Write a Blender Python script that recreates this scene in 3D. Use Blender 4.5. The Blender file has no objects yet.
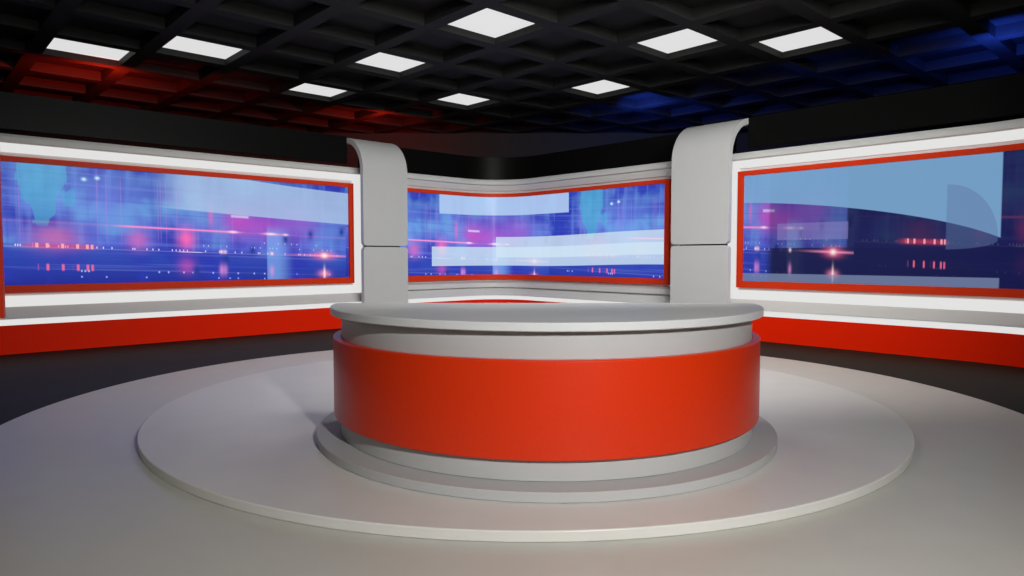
import bpy, bmesh, math
from mathutils import Vector, Matrix

SC = bpy.context.scene
COL = SC.collection
YAW = 0.7415                       # camera heading: the room's X axis runs along the left set wall
CY, SY = math.cos(YAW), math.sin(YAW)
CAM_Z = 1.358


def cw(X, F, z=0.0):
    """plan position given as (right, forward) of the camera's standpoint -> room coordinates"""
    return Vector((CY * X + SY * F, -SY * X + CY * F, z))


# ------------------------------------------------------------------ materials
def new_mat(name):
    m = bpy.data.materials.new(name)
    m.use_nodes = True
    return m, m.node_tree.nodes, m.node_tree.links


def paint(name, col, rough=0.5, spec=0.5, bump=0.0, scale=60.0, var=0.04, coat=0.0):
    m, n, l = new_mat(name)
    b = n['Principled BSDF']
    b.inputs['Roughness'].default_value = rough
    b.inputs['Specular IOR Level'].default_value = spec
    b.inputs['Coat Weight'].default_value = coat
    b.inputs['Coat Roughness'].default_value = 0.15
    tc = n.new('ShaderNodeTexCoord')
    no = n.new('ShaderNodeTexNoise')
    no.inputs['Scale'].default_value = scale
    no.inputs['Detail'].default_value = 3
    l.new(tc.outputs['Object'], no.inputs['Vector'])
    rp = n.new('ShaderNodeValToRGB')
    rp.color_ramp.elements[0].position = 0.3
    rp.color_ramp.elements[1].position = 0.7
    rp.color_ramp.elements[0].color = [c * (1 - var) for c in col] + [1]
    rp.color_ramp.elements[1].color = [min(1, c * (1 + var)) for c in col] + [1]
    l.new(no.outputs['Fac'], rp.inputs['Fac'])
    l.new(rp.outputs['Color'], b.inputs['Base Color'])
    if bump:
        bp = n.new('ShaderNodeBump')
        bp.inputs['Strength'].default_value = bump
        bp.inputs['Distance'].default_value = 0.01
        l.new(no.outputs['Fac'], bp.inputs['Height'])
        l.new(bp.outputs['Normal'], b.inputs['Normal'])
    return m


def lamp_mat(name, col, strength):
    m, n, l = new_mat(name)
    b = n['Principled BSDF']
    b.inputs['Base Color'].default_value = (0.05, 0.05, 0.05, 1)
    b.inputs['Roughness'].default_value = 0.6
    b.inputs['Emission Color'].default_value = (*col, 1)
    b.inputs['Emission Strength'].default_value = strength
    return m


M = {}
M['white'] = paint('white_lacquer', (0.70, 0.70, 0.675), 0.45, 0.3, scale=4, var=0.01)
M['pillar'] = paint('pillar_white', (0.60, 0.60, 0.59), 0.5, 0.3, scale=4, var=0.01)
M['desk_white'] = paint('desk_white', (0.43, 0.43, 0.42), 0.45, 0.3, scale=4, var=0.01)
M['desk_top'] = paint('desk_top_grey', (0.60, 0.605, 0.60), 0.42, 0.35, scale=4, var=0.01)
M['desk_red'] = paint('desk_red', (0.60, 0.028, 0.002), 0.34, 0.4, var=0.03)
M['set_red'] = paint('set_red', (0.90, 0.020, 0.001), 0.5, 0.06, var=0.03)
M['frame_red'] = paint('frame_red', (0.80, 0.045, 0.008), 0.45, 0.15, var=0.03)
M['stage'] = paint('stage_grey', (0.62, 0.61, 0.57), 0.32, 0.25, scale=4, var=0.02)
M['ring'] = paint('ring_grey', (0.52, 0.51, 0.455), 0.30, 0.22, scale=4, var=0.02)
M['dark_floor'] = paint('dark_floor', (0.017, 0.020, 0.012), 0.6, 0.08, scale=3, var=0.1)
M['black_gloss'] = paint('black_gloss', (0.005, 0.005, 0.0048), 0.4, 0.08, scale=5)
M['ceiling'] = paint('ceiling_black', (0.021, 0.021, 0.020), 0.6, 0.1, scale=8, var=0.08)
M['room'] = paint('room_black', (0.018, 0.017, 0.017), 0.7, 0.2, scale=3, var=0.08)
M['metal'] = paint('dark_metal', (0.05, 0.05, 0.05), 0.4, 0.5)
M['led'] = lamp_mat('white_led_diffuser', (1.0, 1.0, 0.985), 0.73)
M['panel'] = lamp_mat('ceiling_panel_diffuser', (1, 1, 1), 0.73)


# ------------------------------------------------------------------ screens (procedural picture)
class NT:
    """small expression helper over a node tree"""
    def __init__(s, nt):
        s.nt, s.n, s.l = nt, nt.nodes, nt.links

    def _set(s, sock, v):
        if isinstance(v, (int, float)):
            sock.default_value = v
        elif isinstance(v, tuple):
            sock.default_value = (*v, 1) if len(v) == 3 and len(sock.default_value) == 4 else v
        else:
            s.l.new(v, sock)

    def m(s, op, a, b=0.0, c=None, clamp=False):
        x = s.n.new('ShaderNodeMath'); x.operation = op; x.use_clamp = clamp
        s._set(x.inputs[0], a); s._set(x.inputs[1], b)
        if c is not None:
            s._set(x.inputs[2], c)
        return x.outputs[0]

    def step(s, v, a, b):
        """smooth 0..1 as v goes a..b"""
        x = s.n.new('ShaderNodeMapRange'); x.interpolation_type = 'SMOOTHSTEP'
        s._set(x.inputs['Value'], v)
        if b < a:
            x.inputs['From Min'].default_value, x.inputs['From Max'].default_value = b, a
            x.inputs['To Min'].default_value, x.inputs['To Max'].default_value = 1, 0
        else:
            x.inputs['From Min'].default_value, x.inputs['From Max'].default_value = a, b
        return x.outputs['Result']

    def mul(s, *v):
        r = v[0]
        for k in v[1:]:
            r = s.m('MULTIPLY', r, k)
        return r

    def span(s, v, a, b, e):
        return s.mul(s.step(v, a - e, a + e), s.step(v, b + e, b - e))

    def box(s, S, T, s0, s1, t0, t1, es=0.0015, et=0.004):
        return s.mul(s.span(S, s0, s1, es), s.span(T, t0, t1, et))

    def gauss(s, S, T, s0, t0, a, b):
        p = s.m('POWER', s.m('ABSOLUTE', s.m('DIVIDE', s.m('SUBTRACT', S, s0), a)), 2)
        q = s.m('POWER', s.m('ABSOLUTE', s.m('DIVIDE', s.m('SUBTRACT', T, t0), b)), 2)
        return s.m('EXPONENT', s.m('MULTIPLY', s.m('ADD', p, q), -1))

    def mix(s, a, b, f, mode='MIX'):
        x = s.n.new('ShaderNodeMix'); x.data_type = 'RGBA'; x.blend_type = mode
        x.clamp_factor = True
        s._set(x.inputs[0], f)
        s._set(x.inputs[6], a)
        s._set(x.inputs[7], b)
        return x.outputs[2]

    def vec(s, x, y, z=0.0):
        v = s.n.new('ShaderNodeCombineXYZ')
        s._set(v.inputs[0], x); s._set(v.inputs[1], y); s._set(v.inputs[2], z)
        return v.outputs[0]

    def noise(s, x, y, scale=1.0, detail=2.0):
        v = s.n.new('ShaderNodeTexNoise'); v.noise_dimensions = '2D'
        v.inputs['Scale'].default_value = scale; v.inputs['Detail'].default_value = detail
        s.l.new(s.vec(x, y), v.inputs['Vector'])
        return v.outputs['Fac']

    def white(s, x, y):
        v = s.n.new('ShaderNodeTexWhiteNoise'); v.noise_dimensions = '2D'
        s.l.new(s.vec(x, y), v.inputs['Vector'])
        return v.outputs['Value']

    def ramp(s, f, stops):
        r = s.n.new('ShaderNodeValToRGB'); e = r.color_ramp.elements
        while len(e) < len(stops):
            e.new(0.5)
        for k, (p, c) in zip(e, stops):
            k.position = p; k.color = (*c, 1)
        s.l.new(f, r.inputs['Fac'])
        return r.outputs['Color']


def screen_mat(name, s_scale, s_off, t_off, overlay, gain=1.0, dark=None):
    """night-city news backdrop; UV.x = metres along the screen, UV.y = 0..1 up"""
    m, n, l = new_mat(name)
    g = NT(m.node_tree)
    uv = n.new('ShaderNodeUVMap')
    sp = n.new('ShaderNodeSeparateXYZ'); l.new(uv.outputs['UV'], sp.inputs[0])
    U, T0 = sp.outputs[0], sp.outputs[1]
    S = g.m('FRACT', g.m('MULTIPLY_ADD', U, s_scale, s_off))
    T = g.m('ADD', g.m('MULTIPLY_ADD', S, 0.11, T0), t_off)
    # sky, horizon and the wet floor of the picture
    c = g.ramp(T, [(0.0, (0.012, 0.018, 0.26)), (0.20, (0.02, 0.05, 0.40)), (0.335, (0.03, 0.07, 0.46)),
                   (0.36, (0.06, 0.11, 0.60)), (0.62, (0.10, 0.17, 0.62)), (0.85, (0.075, 0.14, 0.56)), (1.0, (0.07, 0.17, 0.52))])
    big = g.noise(g.m('MULTIPLY', S, 7), g.m('MULTIPLY', T, 2.2), 1, 3)
    c = g.mix(c, (0.02, 0.04, 0.42), g.step(big, 0.52, 0.30))
    c = g.mix(c, (0.13, 0.36, 0.72), g.mul(g.step(big, 0.50, 0.75), g.step(T, 0.28, 0.40), 0.8))
    # blurred vertical towers
    colm = g.noise(g.m('MULTIPLY', S, 46), g.m('MULTIPLY', T, 0.8), 1, 2)
    up = g.step(T, 0.33, 0.36)
    c = g.mix(c, (0.16, 0.30, 0.80), g.mul(g.step(colm, 0.52, 0.72), up, 0.28))
    c = g.mix(c, (0.03, 0.03, 0.40), g.mul(g.step(colm, 0.45, 0.28), up, 0.25))
    # long slanted streaks
    strk = g.noise(g.m('MULTIPLY', S, 1.4), g.m('MULTIPLY', T, 38), 1, 2)
    c = g.mix(c, (0.22, 0.26, 0.80), g.mul(g.step(strk, 0.55, 0.72), 0.22))
    c = g.mix(c, (0.02, 0.02, 0.34), g.mul(g.step(strk, 0.44, 0.30), 0.22))
    # violet and pink haze
    for s0, t0, a, b, k, cc in ((0.76, 0.66, 0.16, 0.22, .75, (0.24, 0.09, 0.60)), (0.72, 0.62, 0.07, 0.10, .55, (0.50, 0.08, 0.55)), (0.66, 0.66, 0.035, 0.12, .6, (0.62, 0.08, 0.55)),
                                (0.22, 0.42, 0.05, 0.10, .75, (0.60, 0.16, 0.42)), (0.40, 0.43, 0.025, 0.08, .8, (0.62, 0.14, 0.50)),
                                (0.52, 0.46, 0.020, 0.09, .95, (0.95, 0.14, 0.48)), (0.52, 0.20, 0.020, 0.07, .55, (0.60, 0.08, 0.45)),
                                (0.585, 0.70, 0.006, 0.11, .6, (0.80, 0.14, 0.50)), (0.85, 0.72, 0.05, 0.14, .45, (0.35, 0.06, 0.55)),
                                (0.95, 0.55, 0.05, 0.22, .5, (0.12, 0.30, 0.75)), (0.33, 0.70, 0.05, 0.3, .35, (0.16, 0.20, 0.75))):
        c = g.mix(c, cc, g.m('MULTIPLY', g.gauss(S, T, s0, t0, a, b), k))
    # fine upright light lines
    fx = g.m('FLOOR', g.m('MULTIPLY', S, 150))
    thin = g.step(g.white(fx, 3.0), 0.93, 0.96)
    tl = g.m('ABSOLUTE', g.m('SUBTRACT', g.m('FRACT', g.m('MULTIPLY', S, 150)), 0.5))
    c = g.mix(c, (0.50, 0.20, 0.62), g.mul(thin, g.step(tl, 0.30, 0.05), g.span(T, 0.42, 0.98, 0.08), 0.28))
    # pale teal land shape coming down from the top
    w = g.m('ADD', g.m('MULTIPLY', g.m('SUBTRACT', g.noise(g.m('MULTIPLY', S, 40), g.m('MULTIPLY', T, 6), 1, 3), 0.5), 0.05), S)
    half = g.m('MULTIPLY_ADD', g.step(T, 0.50, 0.90), 0.036, 0.012)
    land = g.mul(g.step(g.m('SUBTRACT', half, g.m('ABSOLUTE', g.m('SUBTRACT', w, 0.195))), -0.002, 0.003), g.step(T, 0.50, 0.54))
    c = g.mix(c, (0.06, 0.38, 0.60), g.m('MULTIPLY', land, 0.6))
    isl = g.step(g.gauss(w, T, 0.258, 0.76, 0.011, 0.075), 0.3, 0.4)
    c = g.mix(c, (0.07, 0.36, 0.66), g.m('MULTIPLY', isl, 0.55))
    # bright column of light
    c = g.mix(c, (0.22, 0.42, 0.88), g.mul(g.step(S, 0.741, 0.745), g.step(S, 0.83, 0.77), g.step(T, 0.66, 0.52), 0.6))
    # dark drifting flecks
    for s0, t0 in ((0.545, 0.16), (0.625, 0.27), (0.70, 0.37), (0.80, 0.50), (0.88, 0.56), (0.985, 0.61)):
        c = g.mix(c, (0.01, 0.04, 0.32), g.m('MULTIPLY', g.gauss(S, T, s0, t0, 0.0085, 0.048), 0.95))
    # pink beam
    beam = g.m('EXPONENT', g.m('MULTIPLY', g.m('POWER', g.m('ABSOLUTE', g.m('DIVIDE', g.m('SUBTRACT', T, 0.545), 0.0085)), 2), -1))
    bs = g.m('ADD', g.m('MULTIPLY', g.span(S, 0.36, 0.66, 0.03), 0.85), g.m('ADD', 0.12, g.m('MULTIPLY', g.span(S, 0.73, 0.79, 0.02), 0.6)))
    c = g.mix(c, (1.0, 0.28, 0.62), g.mul(beam, bs))
    for s0, a, k in ((0.645, 0.012, .9), (0.755, 0.015, 1.0), (0.80, 0.008, .8)):
        c = g.mix(c, (1.0, 0.72, 0.92), g.m('MULTIPLY', g.gauss(S, T, s0, 0.547, a, 0.012), k))
    # white dash with a tail
    c = g.mix(c, (0.62, 0.60, 0.92), g.m('MULTIPLY', g.box(S, T, 0.640, 0.690, 0.690, 0.715, 0.003, 0.008), 0.75))
    # stars in the sky
    for s0, t0 in ((0.283, 0.93), (0.312, 0.95)):
        c = g.mix(c, (0.55, 0.85, 1.0), g.gauss(S, T, s0, t0, 0.005, 0.014))
    # little lamps along the horizon, their reflection below
    def lamps(freq, t0, dt, thr, s0, s1, col, k, seed, sz=0.32):
        nonlocal c
        f = g.m('MULTIPLY', S, freq)
        fr = g.m('ABSOLUTE', g.m('SUBTRACT', g.m('FRACT', f), 0.5))
        rnd = g.white(g.m('FLOOR', f), seed)
        row = g.step(g.m('ABSOLUTE', g.m('SUBTRACT', T, t0)), dt, dt * 0.45)
        c = g.mix(c, col, g.mul(g.step(fr, sz, sz * 0.6), g.step(rnd, thr, thr + 0.03), row, g.span(S, s0, s1, 0.004), k))
    lamps(210, 0.346, 0.012, 0.84, 0.0, 1.0, (0.80, 0.70, 1.0), 0.9, 5.0)
    lamps(240, 0.40, 0.010, 0.90, 0.55, 0.95, (0.62, 0.72, 1.0), 0.8, 7.0)
    lamps(240, 0.45, 0.010, 0.90, 0.70, 0.90, (0.60, 0.70, 1.0), 0.8, 9.0)
    lamps(130, 0.14, 0.012, 0.86, 0.0, 1.0, (0.50, 0.55, 1.0), 0.7, 11.0)
    lamps(130, 0.09, 0.010, 0.92, 0.0, 1.0, (0.45, 0.55, 1.0), 0.6, 13.0)
    c = g.mix(c, (0.70, 0.60, 1.0), g.mul(g.step(g.m('ABSOLUTE', g.m('SUBTRACT', T, 0.334)), 0.007, 0.003),
                                         g.m('ADD', g.span(S, 0.50, 0.56, 0.01), 0.25), 0.6))
    if dark:                                      # dimmed part of the picture
        c = g.mix(c, (0.005, 0.006, 0.055), dark(g, U, T0))
    c = g.mix(c, (0.80, 0.05, 0.12), g.m('MULTIPLY', g.box(S, T, 0.16, 0.30, 0.332, 0.362, 0.02, 0.02), 0.55))
    lamps(96, 0.350, 0.026, 0.32, 0.175, 0.30, (1.0, 0.42, 0.46), 0.9, 1.0, 0.38)
    lamps(96, 0.168, 0.036, 0.32, 0.185, 0.30, (1.0, 0.16, 0.30), 0.75, 1.0, 0.34)
    for s0, k in ((0.612, 1.0), (0.622, .8), (0.757, .9)):
        c = g.mix(c, (1.0, 0.65, 0.85), g.m('MULTIPLY', g.gauss(S, T, s0, 0.347, 0.005, 0.017), k))
        c = g.mix(c, (0.80, 0.30, 0.75), g.m('MULTIPLY', g.gauss(S, T, s0, 0.17, 0.006, 0.05), k * .7))
    # the hot flare
    c = g.mix(c, (1.0, 0.16, 0.34), g.m('MULTIPLY', g.gauss(S, T, 0.925, 0.345, 0.030, 0.040), .85))
    c = g.mix(c, (1.0, 0.30, 0.55), g.m('MULTIPLY', g.gauss(S, T, 0.925, 0.345, 0.085, 0.010), .9))
    c = g.mix(c, (1.0, 0.90, 0.82), g.gauss(S, T, 0.925, 0.345, 0.010, 0.024))
    c = g.mix(c, (1.0, 0.30, 0.50), g.m('MULTIPLY', g.gauss(S, T, 0.925, 0.15, 0.018, 0.035), .8))
    c = g.mix(c, (1.0, 0.75, 0.75), g.gauss(S, T, 0.925, 0.15, 0.0035, 0.065))
    c = overlay(g, c, U, T0)
    b = n['Principled BSDF']
    b.inputs['Base Color'].default_value = (0.01, 0.01, 0.012, 1)
    b.inputs['Roughness'].default_value = 0.25
    b.inputs['Specular IOR Level'].default_value = 0.12
    l.new(c, b.inputs['Emission Color'])
    b.inputs['Emission Strength'].default_value = gain
    return m


# ------------------------------------------------------------------ mesh helpers
def link(name, bm, mat, parent=None, smooth=None, bevel=0.0, seg=2):
    me = bpy.data.meshes.new(name)
    bmesh.ops.recalc_face_normals(bm, faces=bm.faces[:])
    bm.to_mesh(me); bm.free()
    o = bpy.data.objects.new(name, me)
    COL.objects.link(o)
    me.materials.append(mat)
    if parent:
        o.parent = parent
    if smooth:
        for p in me.polygons:
            p.use_smooth = True
        me.set_sharp_from_angle(angle=math.radians(smooth))
    if bevel:
        md = o.modifiers.new('edge', 'BEVEL')
        md.width = bevel; md.segments = seg; md.limit_method = 'ANGLE'; md.angle_limit = math.radians(40)
    return o


def tag(o, label=None, cat=None, group=None, kind=None):
    for k, v in (('label', label), ('category', cat), ('group', group), ('kind', kind)):
        if v:
            o[k] = v
    return o


def empty(name, loc, rz=0.0):
    o = bpy.data.objects.new(name, None)
    COL.objects.link(o)
    o.location = loc; o.rotation_euler = (0, 0, rz)
    o.empty_display_size = 0.2
    return o


def add_box(bm, x0, x1, y0, y1, z0, z1):
    vs = [bm.verts.new((x, y, z)) for z in (z0, z1) for x, y in ((x0, y0), (x1, y0), (x1, y1), (x0, y1))]
    for f in ((0, 3, 2, 1), (4, 5, 6, 7), (0, 1, 5, 4), (1, 2, 6, 5), (2, 3, 7, 6), (3, 0, 4, 7)):
        bm.faces.new([vs[i] for i in f])


def add_prism(bm, outline, z0, z1):
    a = [bm.verts.new((x, y, z0)) for x, y in outline]
    b = [bm.verts.new((x, y, z1)) for x, y in outline]
    k = len(outline)
    for i in range(k):
        j = (i + 1) % k
        bm.faces.new((a[i], a[j], b[j], b[i]))
    bm.faces.new(a[::-1]); bm.faces.new(b)


def disc_outline(r, n=160):
    return [(r * math.cos(2 * math.pi * i / n), r * math.sin(2 * math.pi * i / n)) for i in range(n)]


class Path:
    """plan curve of straight runs and right-turning arcs; normal = right-hand side (into the set)"""
    def __init__(s, start, heading, pieces):
        s.pts, s.nor, s.len = [], [], [0.0]
        p = Vector(start); h = heading
        def put(p, h):
            if s.pts:
                s.len.append(s.len[-1] + (p - s.pts[-1]).length)
            s.pts.append(p.copy()); s.nor.append(Vector((math.sin(h), -math.cos(h))))
        put(p, h)
        for kind, a, b in pieces:
            if kind == 'line':
                p = p + Vector((math.cos(h), math.sin(h))) * a
                put(p, h)
            else:                              # arc: radius a, turn b (radians, clockwise)
                c = p + Vector((math.sin(h), -math.cos(h))) * a
                k = max(6, int(b * 16))
                for i in range(1, k + 1):
                    hh = h - b * i / k
                    put(c - Vector((math.sin(hh), -math.cos(hh))) * a, hh)
                p = s.pts[-1].copy(); h = h - b
        s.total = s.len[-1]

    def at(s, d):
        d = min(max(d, 0), s.total)
        for i in range(len(s.len) - 1):
            if d <= s.len[i + 1] + 1e-9:
                t = (d - s.len[i]) / max(1e-9, s.len[i + 1] - s.len[i])
                return s.pts[i].lerp(s.pts[i + 1], t), s.nor[i].lerp(s.nor[i + 1], t).normalized()

    def stations(s, d0, d1):
        return [d0] + [d for d in s.len if d0 + 1e-4 < d < d1 - 1e-4] + [d1]


def sweep(bm, path, d0, d1, prof, org, closed=True, uv=None):
    """run a cross-section [(offset into the set, z)] along the path"""
    rows, ds = [], path.stations(d0, d1)
    for d in ds:
        p, nn = path.at(d)
        rows.append([bm.verts.new((p.x + nn.x * o - org.x, p.y + nn.y * o - org.y, z - org.z)) for o, z in prof])
    k = len(prof)
    lay = bm.loops.layers.uv.new('UVMap') if uv and not bm.loops.layers.uv else (bm.loops.layers.uv[0] if uv else None)
    for i in range(len(rows) - 1):
        for j in range(k if closed else k - 1):
            q = (j + 1) % k
            f = bm.faces.new((rows[i][j], rows[i + 1][j], rows[i + 1][q], rows[i][q]))
            if uv:
                z0, z1 = uv
                for lp, (dd, zz) in zip(f.loops, ((ds[i], prof[j][1]), (ds[i + 1], prof[j][1]), (ds[i + 1], prof[q][1]), (ds[i], prof[q][1]))):
                    lp[lay].uv = (dd, (zz - z0) / (z1 - z0))
    if closed:
        bm.faces.new(rows[0]); bm.faces.new(rows[-1][::-1])


# ------------------------------------------------------------------ room
ZF = -0.03                # dark studio floor; z = 0 is the top of the big grey disc
ZC = 4.59                 # underside of the ceiling beams
FB = 18.2                 # back wall, metres ahead of the camera

def quad_plan(x0, x1, f0, f1):
    return [tuple(cw(x, f)[:2]) for x, f in ((x0, f0), (x1, f0), (x1, f1), (x0, f1))]

bm = bmesh.new(); add_prism(bm, quad_plan(-15, 15, -4, FB + .2), ZF - .2, ZF)
tag(link('floor', bm, M['dark_floor']), kind='structure')
for nm, q in (('wall_back', (-15, 15, FB, FB + .2)), ('wall_left', (-15.2, -15, -4, FB)), ('wall_right', (15, 15.2, -4, FB))):
    bm = bmesh.new(); add_prism(bm, quad_plan(*q), ZF, 5.1)
    tag(link(nm, bm, M['room']), kind='structure')

STEP, U0, V0, BW, BH = 1.314, 1.832, 1.543, 0.22, 0.17
bm = bmesh.new()
i0, i1, j0, j1 = -4, 13, -4, 15
add_box(bm, U0 + STEP * i0, U0 + STEP * i1, V0 + STEP * j0, V0 + STEP * j1, ZC + BH, ZC + BH + .1)
for i in range(i0, i1 + 1):
    x = U0 + STEP * i
    add_box(bm, x - BW / 2, x + BW / 2, V0 + STEP * j0, V0 + STEP * j1, ZC, ZC + BH + .002)
for j in range(j0, j1 + 1):
    y = V0 + STEP * j
    for i in range(i0, i1):
        x = U0 + STEP * i
        add_box(bm, x + BW / 2, x + STEP - BW / 2, y - BW / 2, y + BW / 2, ZC, ZC + BH + .002)
fw = cw(0, 1)
bmesh.ops.bisect_plane(bm, geom=bm.verts[:] + bm.edges[:] + bm.faces[:], plane_co=cw(0, FB), plane_no=fw, clear_outer=True)
tag(link('ceiling', bm, M['ceiling']), kind='structure')

LIGHTS = [(0, 8, 'white ceiling panel over the far end of the left wall, above its red glow'),
          (1, 7, 'white ceiling panel beside the one over the red-lit coffers, above the left screen'),
          (3, 8, 'small white ceiling panel above the left pillar, in the row nearest the left wall'),
          (3, 6, 'white ceiling panel midway between the big front one and the left pillar'),
          (5, 7, 'smallest white ceiling panel, high above the corner screen'),
          (3, 4, 'largest white ceiling panel, at the top middle over the desk'),
          (6, 5, 'white ceiling panel just ahead of the right pillar, by the blue-lit coffers'),
          (5, 3, 'white ceiling panel above and before the right pillar, second from the right'),
          (6, 2, 'rightmost white ceiling panel, above the right screen')]
hs = (STEP - BW) / 2 - .004
proto = None
for i, j, lab in LIGHTS:
    c = Vector((U0 + STEP * (i + .5), V0 + STEP * (j + .5), ZC + BH))
    if proto is None:
        root = empty('ceiling_light', c)
        bm = bmesh.new()
        zt, zb = -.001, -(BH - .100)
        add_box(bm, -hs, hs, -hs, hs, zb + .012, zt)
        link('housing', bm, M['ceiling'], root)
        bm = bmesh.new(); add_box(bm, -hs, hs, -hs, hs, zb, zb + .011)
        link('diffuser', bm, M['panel'], root)
        proto = root
    else:
        root = proto.copy(); COL.objects.link(root); root.location = c
        for ch in list(proto.children):
            d = ch.copy(); COL.objects.link(d); d.parent = root
    tag(root, lab, 'ceiling light', 'square light panels in the ceiling grid')

# ------------------------------------------------------------------ stage discs and desk
C1 = cw(.104, 6.42); C2 = cw(.10, 6.34, 0); CD = cw(.2435, 5.213, 0)
Z2 = .058
bm = bmesh.new(); add_prism(bm, disc_outline(4.33, 220), ZF - CD.z, 0)
o = link('stage_disc', bm, M['ring'], smooth=30); o.location = C1
tag(o, 'widest pale grey stage disc lying on the dark floor, under the middle disc', 'stage')
bm = bmesh.new(); add_prism(bm, disc_outline(3.166, 220), 0, Z2)
o = link('stage_disc', bm, M['stage'], smooth=30, bevel=.006); o.location = C2
tag(o, 'middle grey stage disc with a raised rim, between the widest disc and the desk step', 'stage')
Z3 = .117
bm = bmesh.new(); add_prism(bm, disc_outline(1.682, 180), Z2 + .003, Z3)
add_prism(bm, disc_outline(1.672, 180), Z2, Z2 + .003)
o = link('round_step', bm, M['desk_white'], smooth=30, bevel=.004); o.location = CD
tag(o, 'small round pale step directly under the red anchor desk', 'step')

desk = empty('anchor_desk', CD + Vector((0, 0, Z3)), -YAW)      # local -Y faces the camera
tag(desk, 'curved news anchor desk with red-orange front and grey top', 'desk')
DZ = -Z3

def half_disc(r, back, fil=0.0, n=96):
    """D-shaped outline: arc toward -Y, straight edge at y = back, corners rounded"""
    pts = []
    a0 = math.asin(back / r)
    for i in range(n + 1):
        a = math.pi - a0 + (math.pi + 2 * a0) * i / n
        pts.append((r * math.cos(a), r * math.sin(a)))
    if fil:
        out = []
        k = [p for p in pts if p[1] < back - fil]
        xe = math.sqrt(r * r - (back - fil) ** 2)
        def corner(sx):
            q = []
            for i in range(9):
                a = math.pi / 2 * i / 8
                q.append((sx * (xe - fil + fil * math.cos(a)), back - fil + fil * math.sin(a)))
            return q
        return corner(-1)[::-1] + k + corner(1)
    return pts

bm = bmesh.new(); add_prism(bm, half_disc(1.580, -.03, .07), .952 + DZ, 1.002 + DZ)
link('desktop', bm, M['desk_top'], desk, smooth=35, bevel=.006)
bm = bmesh.new(); add_prism(bm, half_disc(1.506, -.05), .25 + DZ, .952 + DZ)
link('upper_band', bm, M['desk_white'], desk, smooth=35)

def shell(r0, r1, back, z0, z1, n=110):
    bm = bmesh.new()
    rows = []
    for i in range(n + 1):
        t = i / n
        row = []
        for r, z in ((r1, z0), (r1, z1), (r0, z1), (r0, z0)):
            a0 = math.asin(back / r)
            a = math.pi - a0 + (math.pi + 2 * a0) * t
            row.append(bm.verts.new((r * math.cos(a), r * math.sin(a), z)))
        rows.append(row)
    for i in range(n):
        for j in range(4):
            q = (j + 1) % 4
            bm.faces.new((rows[i][j], rows[i + 1][j], rows[i + 1][q], rows[i][q]))
    bm.faces.new(rows[0]); bm.faces.new(rows[-1][::-1])
    return bm

link('front_panel', shell(1.5065, 1.562, -.05, .243 + DZ, .795 + DZ), M['desk_red'], desk, smooth=35, bevel=.008)
bm = bmesh.new(); add_prism(bm, half_disc(1.518, -.05), Z3 + DZ + .004, .243 + DZ)
add_prism(bm, half_disc(1.508, -.055), Z3 + DZ, Z3 + DZ + .004)
link('kick_base', bm, M['desk_white'], desk, smooth=35)

# ------------------------------------------------------------------ set walls with screens
VW, UW = 11.86, 10.48           # front of the red base panels
OFF = .20                       # screen plane sits this far behind
K = 1.358 / 70.9 * 1.017
def Z(d):
    return CAM_Z - d * K
zcap, zl1, zl0, zf1, zs1 = Z(-88.5), Z(-81.8), Z(-75.6), Z(-72.5), Z(-68.5)
zs0, zf0, zb1, zb0 = Z(21.5), Z(27.2), Z(29.4), Z(37.3)
k0 = 1.358 / 70.9
zg, zr = CAM_Z - 46.5 * k0, CAM_Z - 51.2 * k0


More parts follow.
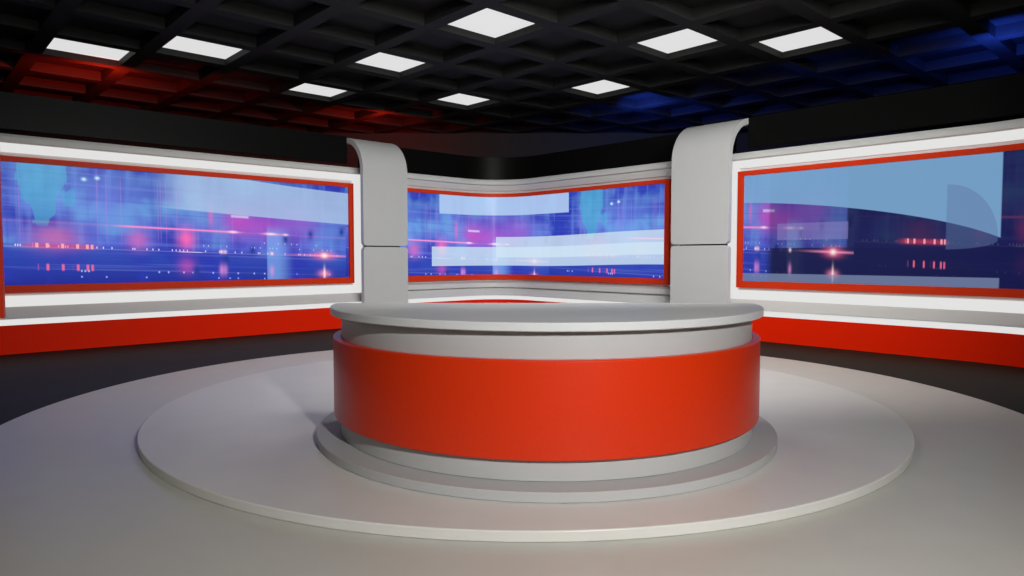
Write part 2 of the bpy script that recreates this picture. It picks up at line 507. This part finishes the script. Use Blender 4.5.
def video_wall(path, org, label, smat, lit, open_start, open_end, fd0, fd1):
    """fd0..fd1: outer ends of the red frame along the path"""
    root = empty('video_wall', org)
    tag(root, label, 'video wall')
    L = path.total
    W = M['white']; G = M['led'] if lit else M['white']
    bm = bmesh.new(); sweep(bm, path, 0, L, [(-.22, ZF), (0, ZF), (0, zcap - .03), (-.22, zcap - .03)], org)
    link('backing_panel', bm, W, root, smooth=30)
    bm = bmesh.new(); sweep(bm, path, 0, L, [(0.001, ZF), (.2, ZF), (.2, zr), (0.001, zr)], org)
    link('base_panel', bm, M['set_red'], root, smooth=30)
    bm = bmesh.new(); sweep(bm, path, 0, L, [(0.001, zr + .001), (.185, zr + .001), (.185, zg - .004), (0.001, zg - .004)], org)
    link('light_strip', bm, M['led'], root, smooth=30)
    bm = bmesh.new(); sweep(bm, path, 0, L, [(0.001, zg - .003), (.20, zg - .003), (.20, zg + .012), (.05, zb0 - .002), (0.001, zb0 - .002)], org)
    link('ledge', bm, W, root, smooth=30)
    bm = bmesh.new()
    sweep(bm, path, 0, L, [(0.001, zl1 + .004), (.088, zl1 + .004), (.115, zl1 + .02), (.105, zcap - .04), (.07, zcap), (-.22, zcap), (-.22, zcap - .029), (0.001, zcap - .029)], org)
    link('top_cap', bm, W, root, smooth=30)
    # band around the frame (a light on the side walls)
    e0 = 0.0 if open_start else max(0, fd0 - .19)
    e1 = L if open_end else min(L, fd1 + .19)
    bm = bmesh.new()
    sweep(bm, path, 0, L, [(0.001, zl0), (.045, zl0), (.085, zl1), (0.001, zl1)], org)
    if lit:
        sweep(bm, path, 0, L, [(0.001, zb0), (.05, zb0), (.045, zb1), (0.001, zb1)], org)
    else:
        sweep(bm, path, 0, L, [(0.001, zb0 + .012), (.115, zb0 + .012), (.125, zb0 + .03), (.11, zb1 - .04), (.04, zb1), (0.001, zb1)], org)
    if not open_start and fd0 - .05 > 0:
        sweep(bm, path, 0.001, fd0 - .02, [(0.001, zb1), (.045, zb1), (.045, zl0), (0.001, zl0)], org)
    if not open_end and fd1 + .05 < L:
        sweep(bm, path, fd1 + .02, L - .001, [(0.001, zb1), (.045, zb1), (.045, zl0), (0.001, zl0)], org)
    link('light_border' if lit else 'border_moulding', bm, G, root, smooth=30)
    # red frame and the screen in it
    bm = bmesh.new()
    fwid = .095
    sweep(bm, path, fd0, fd1, [(0.001, zs1), (.10, zs1), (.10, zf1), (0.001, zf1)], org)
    sweep(bm, path, fd0, fd1, [(0.001, zf0), (.10, zf0), (.10, zs0), (0.001, zs0)], org)
    for a in (fd0, fd1 - fwid):
        sweep(bm, path, a, a + fwid, [(0.001, zs0), (.10, zs0), (.10, zs1), (0.001, zs1)], org)
    link('screen_frame', bm, M['frame_red'], root, smooth=30)
    bm = bmesh.new()
    sweep(bm, path, fd0 + fwid, fd1 - fwid, [(.05, zs0), (.05, zs1)], org, closed=False, uv=(zs0, zs1))
    sweep(bm, path, fd0 + fwid, fd1 - fwid, [(.05, zs1), (.012, zs1), (.012, zs0), (.05, zs0)], org, closed=False, uv=(zs0, zs1))
    bmesh.ops.remove_doubles(bm, verts=bm.verts[:], dist=1e-4)
    link('screen', bm, smat, root, smooth=30)
    return root


# path of the left wall: curved far end, then straight along +X
vS, uS = VW + OFF, UW + OFF
ANG = math.radians(42); RC = 3.0
def left_path(extra=0.0, u_end=6.98):
    R = RC
    uc = 1.35
    st = Vector((uc - R * math.sin(ANG), vS - R * (1 - math.cos(ANG))))
    return Path(st, ANG, [('arc', R, ANG), ('line', u_end - uc, 0)]), R * ANG - uc     # second: distance = u + this
VR = 6.2
def right_path(v_start=VR, v_c=2.6):
    return Path((uS, v_start), -math.pi / 2, [('line', v_start - v_c, 0), ('arc', RC, ANG)])
def corner_path(u_a, v_b, R=1.1, back=0.0):
    return Path((u_a, vS + back), 0.0, [('line', uS + back - R - u_a, 0), ('arc', R, math.pi / 2), ('line', vS + back - R - v_b, 0)])

CX = .5 * (512)
def ratio(px):
    t = (px - 512) / 682.67
    return (SY + CY * t) / (CY - SY * t)          # u / v along that sight line

PL, LOFF = left_path()
uf = ratio(354.4) * (vS - .1)                     # right edge of the left frame
PR = right_path()
vf = (uS - .1) / ratio(736.2)                     # left edge of the right frame
PM = corner_path(7.0, 6.3)
vm = (uS - .1) / ratio(668.0)

# --- picture overlays: translucent bands and patches mixed into the screen emission
PALE = (0.50, 0.66, 0.84)
def ov_left(g, c, U, T):
    # swoosh-shaped pale band sweeping in from the left part, widening to the right end
    d0 = LOFF + ratio(165) * vS; d1 = LOFF + uf
    x = g.m('DIVIDE', g.m('SUBTRACT', U, d0), d1 - d0)
    top = g.m('MULTIPLY_ADD', x, -.24, 1.08)
    top = g.m('ADD', top, g.m('MULTIPLY', g.m('MULTIPLY', x, x), .09))
    bot = g.m('MULTIPLY_ADD', x, -.12, .685)
    bot = g.m('ADD', bot, g.m('MULTIPLY', g.m('MULTIPLY', x, x), .02))
    mk = g.mul(g.step(g.m('SUBTRACT', top, T), -.005, .005), g.step(g.m('SUBTRACT', T, bot), -.005, .005), g.step(x, -.08, .14))
    c = g.mix(c, (0.42, 0.58, 0.80), g.m('MULTIPLY', mk, .72))
    # pale column at the frame-side end and a block
    return c
def d_of(px):                                     # distance along the corner path of a picture column
    r = ratio(px); best = None
    for k in range(1200):
        d = PM.total * k / 1199
        p, nn = PM.at(d)
        e = abs(math.atan2(p.x, p.y) - math.atan(r))
        if best is None or e < best[0]:
            best = (e, d)
    return best[1]
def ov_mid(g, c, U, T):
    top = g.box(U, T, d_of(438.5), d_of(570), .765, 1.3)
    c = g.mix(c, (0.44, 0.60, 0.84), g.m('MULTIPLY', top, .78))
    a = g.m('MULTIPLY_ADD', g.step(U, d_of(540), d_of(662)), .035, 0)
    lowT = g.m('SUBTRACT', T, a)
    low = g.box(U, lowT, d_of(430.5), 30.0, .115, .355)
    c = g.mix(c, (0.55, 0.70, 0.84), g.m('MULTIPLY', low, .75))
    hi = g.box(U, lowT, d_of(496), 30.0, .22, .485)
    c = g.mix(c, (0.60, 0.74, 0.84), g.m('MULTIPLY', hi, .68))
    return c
def dR(px):
    return VR - uS / ratio(px)
def dk_right(g, U, T):
    a = g.m('MULTIPLY_ADD', g.step(U, dR(768), dR(772)), .46, g.m('MULTIPLY', g.step(U, dR(846), dR(849)), .45))
    low = g.mul(g.step(T, .325, .305), g.step(U, dR(764), dR(775)), .95)
    return g.m('MAXIMUM', a, low)
def ov_right(g, c, U, T):
    d0, d1 = dR(745), dR(1001)
    x = g.m('DIVIDE', g.m('SUBTRACT', U, d0), d1 - d0)
    x2 = g.m('MULTIPLY', x, x)
    edge = g.m('ADD', g.m('MULTIPLY_ADD', x, -.10, .745), g.m('MULTIPLY', x2, -.22))
    edge = g.m('SUBTRACT', edge, g.m('MULTIPLY', g.m('POWER', g.m('MAXIMUM', x, 0.0), 8), .05))
    inx = g.step(x, 1.004, .998)
    big = g.mul(g.step(g.m('SUBTRACT', T, edge), -.004, .004), inx)
    c = g.mix(c, (0.22, 0.43, 0.70), g.m('MULTIPLY', big, .84))
    # lens-shaped darker patch
    xa = g.m('SUBTRACT', U, dR(946)); wd = dR(999) - dR(946)
    q = g.m('DIVIDE', xa, wd)
    h = g.m('SQRT', g.m('MAXIMUM', g.m('SUBTRACT', 1.0, g.m('POWER', g.m('MAXIMUM', q, 0.0), 2)), 0.0))
    hi = g.m('MULTIPLY_ADD', h, .43, .36); lo = g.m('MULTIPLY_ADD', h, -.07, .36)
    lens = g.mul(g.step(xa, -.01, .01), g.step(q, 1.0, .98), g.step(g.m('SUBTRACT', hi, T), -.004, .004), g.step(g.m('SUBTRACT', T, lo), -.004, .004))
    c = g.mix(c, (0.10, 0.16, 0.36), g.m('MULTIPLY', lens, .40))
    # lighter strip at the foot and a tinted block in the middle
    strip = g.mul(g.step(T, .080, .072), inx)
    c = g.mix(c, (0.20, 0.26, 0.44), g.m('MULTIPLY', strip, .70))
    blk = g.mul(g.span(U, dR(778), dR(848.5), .006), g.span(T, .385, .535, .004))
    c = g.mix(c, (0.30, 0.26, 0.62), g.m('MULTIPLY', blk, .40))
    return c

P_LEN = 6.1
mat_l = screen_mat('night_city_picture_a', 1 / P_LEN, -(LOFF + .51) / P_LEN, 0.0, ov_left)
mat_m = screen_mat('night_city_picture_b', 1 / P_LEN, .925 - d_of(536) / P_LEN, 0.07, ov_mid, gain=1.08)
mat_r = screen_mat('night_city_picture_c', .25, .925 - dR(834) * .25, -.03, ov_right, gain=.9, dark=dk_right)

video_wall(PL, Vector((4.0, vS - .1, ZF)), 'long video wall with a glowing white border, left of the left pillar', mat_l, True, True, False, .35, LOFF + uf)
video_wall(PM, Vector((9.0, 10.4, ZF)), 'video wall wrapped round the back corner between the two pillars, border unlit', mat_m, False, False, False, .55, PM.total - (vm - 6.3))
video_wall(PR, Vector((uS - .1, 4.0, ZF)), 'video wall with a glowing white border and darker picture, right of the right pillar', mat_r, True, False, True, VR - vf, PR.total - .35)

# ------------------------------------------------------------------ black fascias above the walls
def fascia(path, d0, d1, z0, z1, org, label):
    bm = bmesh.new()
    sweep(bm, path, d0, d1, [(-.08, z0), (.0, z0), (.0, z1), (-.08, z1)], org)
    o = link('fascia_panel', bm, M['black_gloss'], smooth=30, bevel=.004)
    o.location = org
    tag(o, label, 'fascia panel', 'black fascia panels above the video walls')
fascia(PL, 0, LOFF + ratio(348.5) * vS, 3.16, 3.68, Vector((4, vS, 3.16)), 'glossy black fascia panel above the left video wall')
fascia(corner_path(7.4, 6.5, 1.3, .75), 0, 99, 3.15, 3.74, Vector((9.5, 11, 3.15)), 'glossy black curved fascia panel above the corner video wall')
fascia(PR, VR - uS / ratio(745.5), 99, 3.16, 3.67, Vector((uS, 4, 3.16)), 'glossy black fascia panel above the right video wall')

# ------------------------------------------------------------------ pillars that curl back at the top
def pillar(org, rz, w, label):
    """local: front face at y = 0 facing -Y, width along x from 0 to w"""
    root = empty('pillar', org, rz)
    tag(root, label, 'pillar', 'white pillars that curl back at the top')
    th = .10; zt = 2.97 - ZF; r = .69; seam = 1.545 - ZF
    # upper sheet: rounded lower corners, quarter-circle bend, short flat tail
    def front_rows(z0, z1, rc, at_bottom):
        rows = []
        for i in range(9):
            a = math.pi / 2 * i / 8
            ins = rc * (1 - math.sin(a)); dz = rc * (1 - math.cos(a))
            rows.append((ins, z0 + dz if at_bottom else z1 - dz))
        rows.append((0.0, z1 if at_bottom else z0))
        return rows if at_bottom else rows[::-1]
    def sheet(name, rows3, mat=M['pillar']):
        bm = bmesh.new(); vs = []
        for ins, (y0, z0), (y1, z1) in rows3:
            vs.append([bm.verts.new(p) for p in ((ins, y0, z0), (w - ins, y0, z0), (w - ins, y1, z1), (ins, y1, z1))])
        for a, b in zip(vs, vs[1:]):
            for j in range(4):
                q = (j + 1) % 4
                bm.faces.new((a[j], a[q], b[q], b[j]))
        bm.faces.new(vs[0][::-1]); bm.faces.new(vs[-1])
        return link(name, bm, mat, root, smooth=35, bevel=.008)
    rows = [(ins, (0, z), (th, z)) for ins, z in front_rows(seam + .012, zt, .07, True)]
    for i in range(1, 19):
        a = math.pi / 2 * i / 18
        cx, cz = r, zt
        rows.append((0, (cx - r * math.cos(a), cz + r * math.sin(a)), (cx - (r - th) * math.cos(a), cz + (r - th) * math.sin(a))))
    rows.append((0, (r + .06, zt + r), (r + .06, zt + r - th)))
    sheet('upper_panel', rows)
    rows = [(ins, (0, z), (th, z)) for ins, z in front_rows(0, seam - .012, .07, False)]
    sheet('lower_panel', rows)
    bm = bmesh.new(); add_box(bm, .12, w - .12, th, th + .1, 0, zt)
    link('core_post', bm, M['metal'], root)
    return root
vp = VW - .40; up = UW - .40
ua, ub = ratio(364.0) * vp, ratio(408.0) * vp
pillar((ua, vp, ZF), 0.0, ub - ua, 'tall white pillar between the left and corner screens')
va, vb = up / ratio(670.4), up / ratio(727.5)
pillar((up, va, ZF), -math.pi / 2, va - vb, 'tall white pillar between the corner and right screens')

# ------------------------------------------------------------------ side screen entering at the far left
ss = empty('side_screen', cw(-5.0, 5.28, ZF), -YAW + math.atan2(.85, 1.45))
tag(ss, 'red-framed side screen, only its edge showing at the far left', 'screen')
h0, h1 = .84 - ZF, 2.75 - ZF
bm = bmesh.new()
for a in ((-.86, .86, h1 - .09, h1), (-.86, .86, h0, h0 + .09), (-.86, -.77, h0 + .09, h1 - .09), (.77, .86, h0 + .09, h1 - .09)):
    add_box(bm, a[0], a[1], -.05, .05, a[2], a[3])
link('screen_frame', bm, M['frame_red'], ss)
bm = bmesh.new(); add_box(bm, -.77, .77, -.02, .045, h0 + .09, h1 - .09)
lay = bm.loops.layers.uv.new('UVMap')
for f in bm.faces:
    for lp in f.loops:
        lp[lay].uv = (lp.vert.co.x * 2 + 3, (lp.vert.co.z - h0) / (h1 - h0))
link('screen', bm, M['black_gloss'], ss)
bm = bmesh.new(); add_box(bm, -.05, .05, -.03, .03, .03, h0)
link('post', bm, M['metal'], ss)
bm = bmesh.new(); add_prism(bm, disc_outline(.3, 48), 0, .03)
link('foot', bm, M['metal'], ss, smooth=30)

# ------------------------------------------------------------------ lights
def area(name, loc, target, size, power, col=(1, 1, 1), spread=180, shape='DISK', sy=None):
    d = bpy.data.lights.new(name, 'AREA'); d.shape = shape; d.size = size
    if sy: d.size_y = sy
    d.energy = power; d.color = col; d.spread = math.radians(spread)
    o = bpy.data.objects.new(name, d); COL.objects.link(o)
    o.location = loc
    o.rotation_euler = (Vector(target) - Vector(loc)).to_track_quat('-Z', 'Y').to_euler()
    return o
area('key_lamp', cw(1.75, -1.0, 2.95), cw(.1, 5, .1), .2, 106, (1, .99, .98), 110)
area('overhead_fill', cw(.2, 7.6, 4.5), cw(.1, 7.4, 0), 2.6, 32, (1, .97, .92), 120)  # added soft light from above, lifts the discs and desk top
area('set_wash_fill', cw(2.4, 4.0, 4.35), cw(-.2, 14.5, .2), 5.0, 252, (1, 1, .98), 106, 'RECTANGLE', 1.0)  # added unseen wash that brightens the pillars and wall caps
area('added_fill', cw(-6, -3, 4.5), cw(0, 9, .6), 3.0, 18, (1, .93, .84), 100)  # added off-view fill, warm against the blue spill of the screens
RED, BLUE = (1, .03, .01), (.03, .10, 1)
for nm, p, t, e, c in (('red_uplight', (2.8, 13.2, 4.12), (2.9, 16, 4.7), 85, RED), ('red_uplight', (8.2, 13.3, 4.1), (9.2, 16, 4.7), 50, RED),
                       ('red_uplight', (4.6, 12.6, 3.7), (4.8, 15.5, 4.6), 9, RED),
                       ('blue_uplight', (11.7, 8.9, 4.1), (14, 9.3, 4.7), 50, BLUE), ('blue_uplight', (11.9, 2.6, 4.1), (14.5, 2.8, 4.7), 75, BLUE),
                       ('blue_uplight', (11.3, 5.4, 3.7), (14, 5.6, 4.6), 9, BLUE)):
    area(nm, p, t, .3, e, c, 170)

w = bpy.data.worlds.new('studio_air'); SC.world = w; w.use_nodes = True
w.node_tree.nodes['Background'].inputs[0].default_value = (.5, .5, .5, 1)
w.node_tree.nodes['Background'].inputs[1].default_value = .05

# ------------------------------------------------------------------ camera
cd = bpy.data.cameras.new('camera'); cam = bpy.data.objects.new('camera', cd); COL.objects.link(cam)
cd.sensor_width = 36; cd.lens = 24.0; cd.clip_end = 200
cam.location = (0, 0, CAM_Z)
cam.rotation_euler = (math.pi / 2 - math.atan(32 / 682.67), 0, -YAW)
SC.camera = cam
vs = SC.view_settings
vs.view_transform = 'Standard'; vs.look = 'None'; vs.exposure = 0; vs.gamma = 1; vs.use_curve_mapping = False
SC.cycles.use_denoising = True
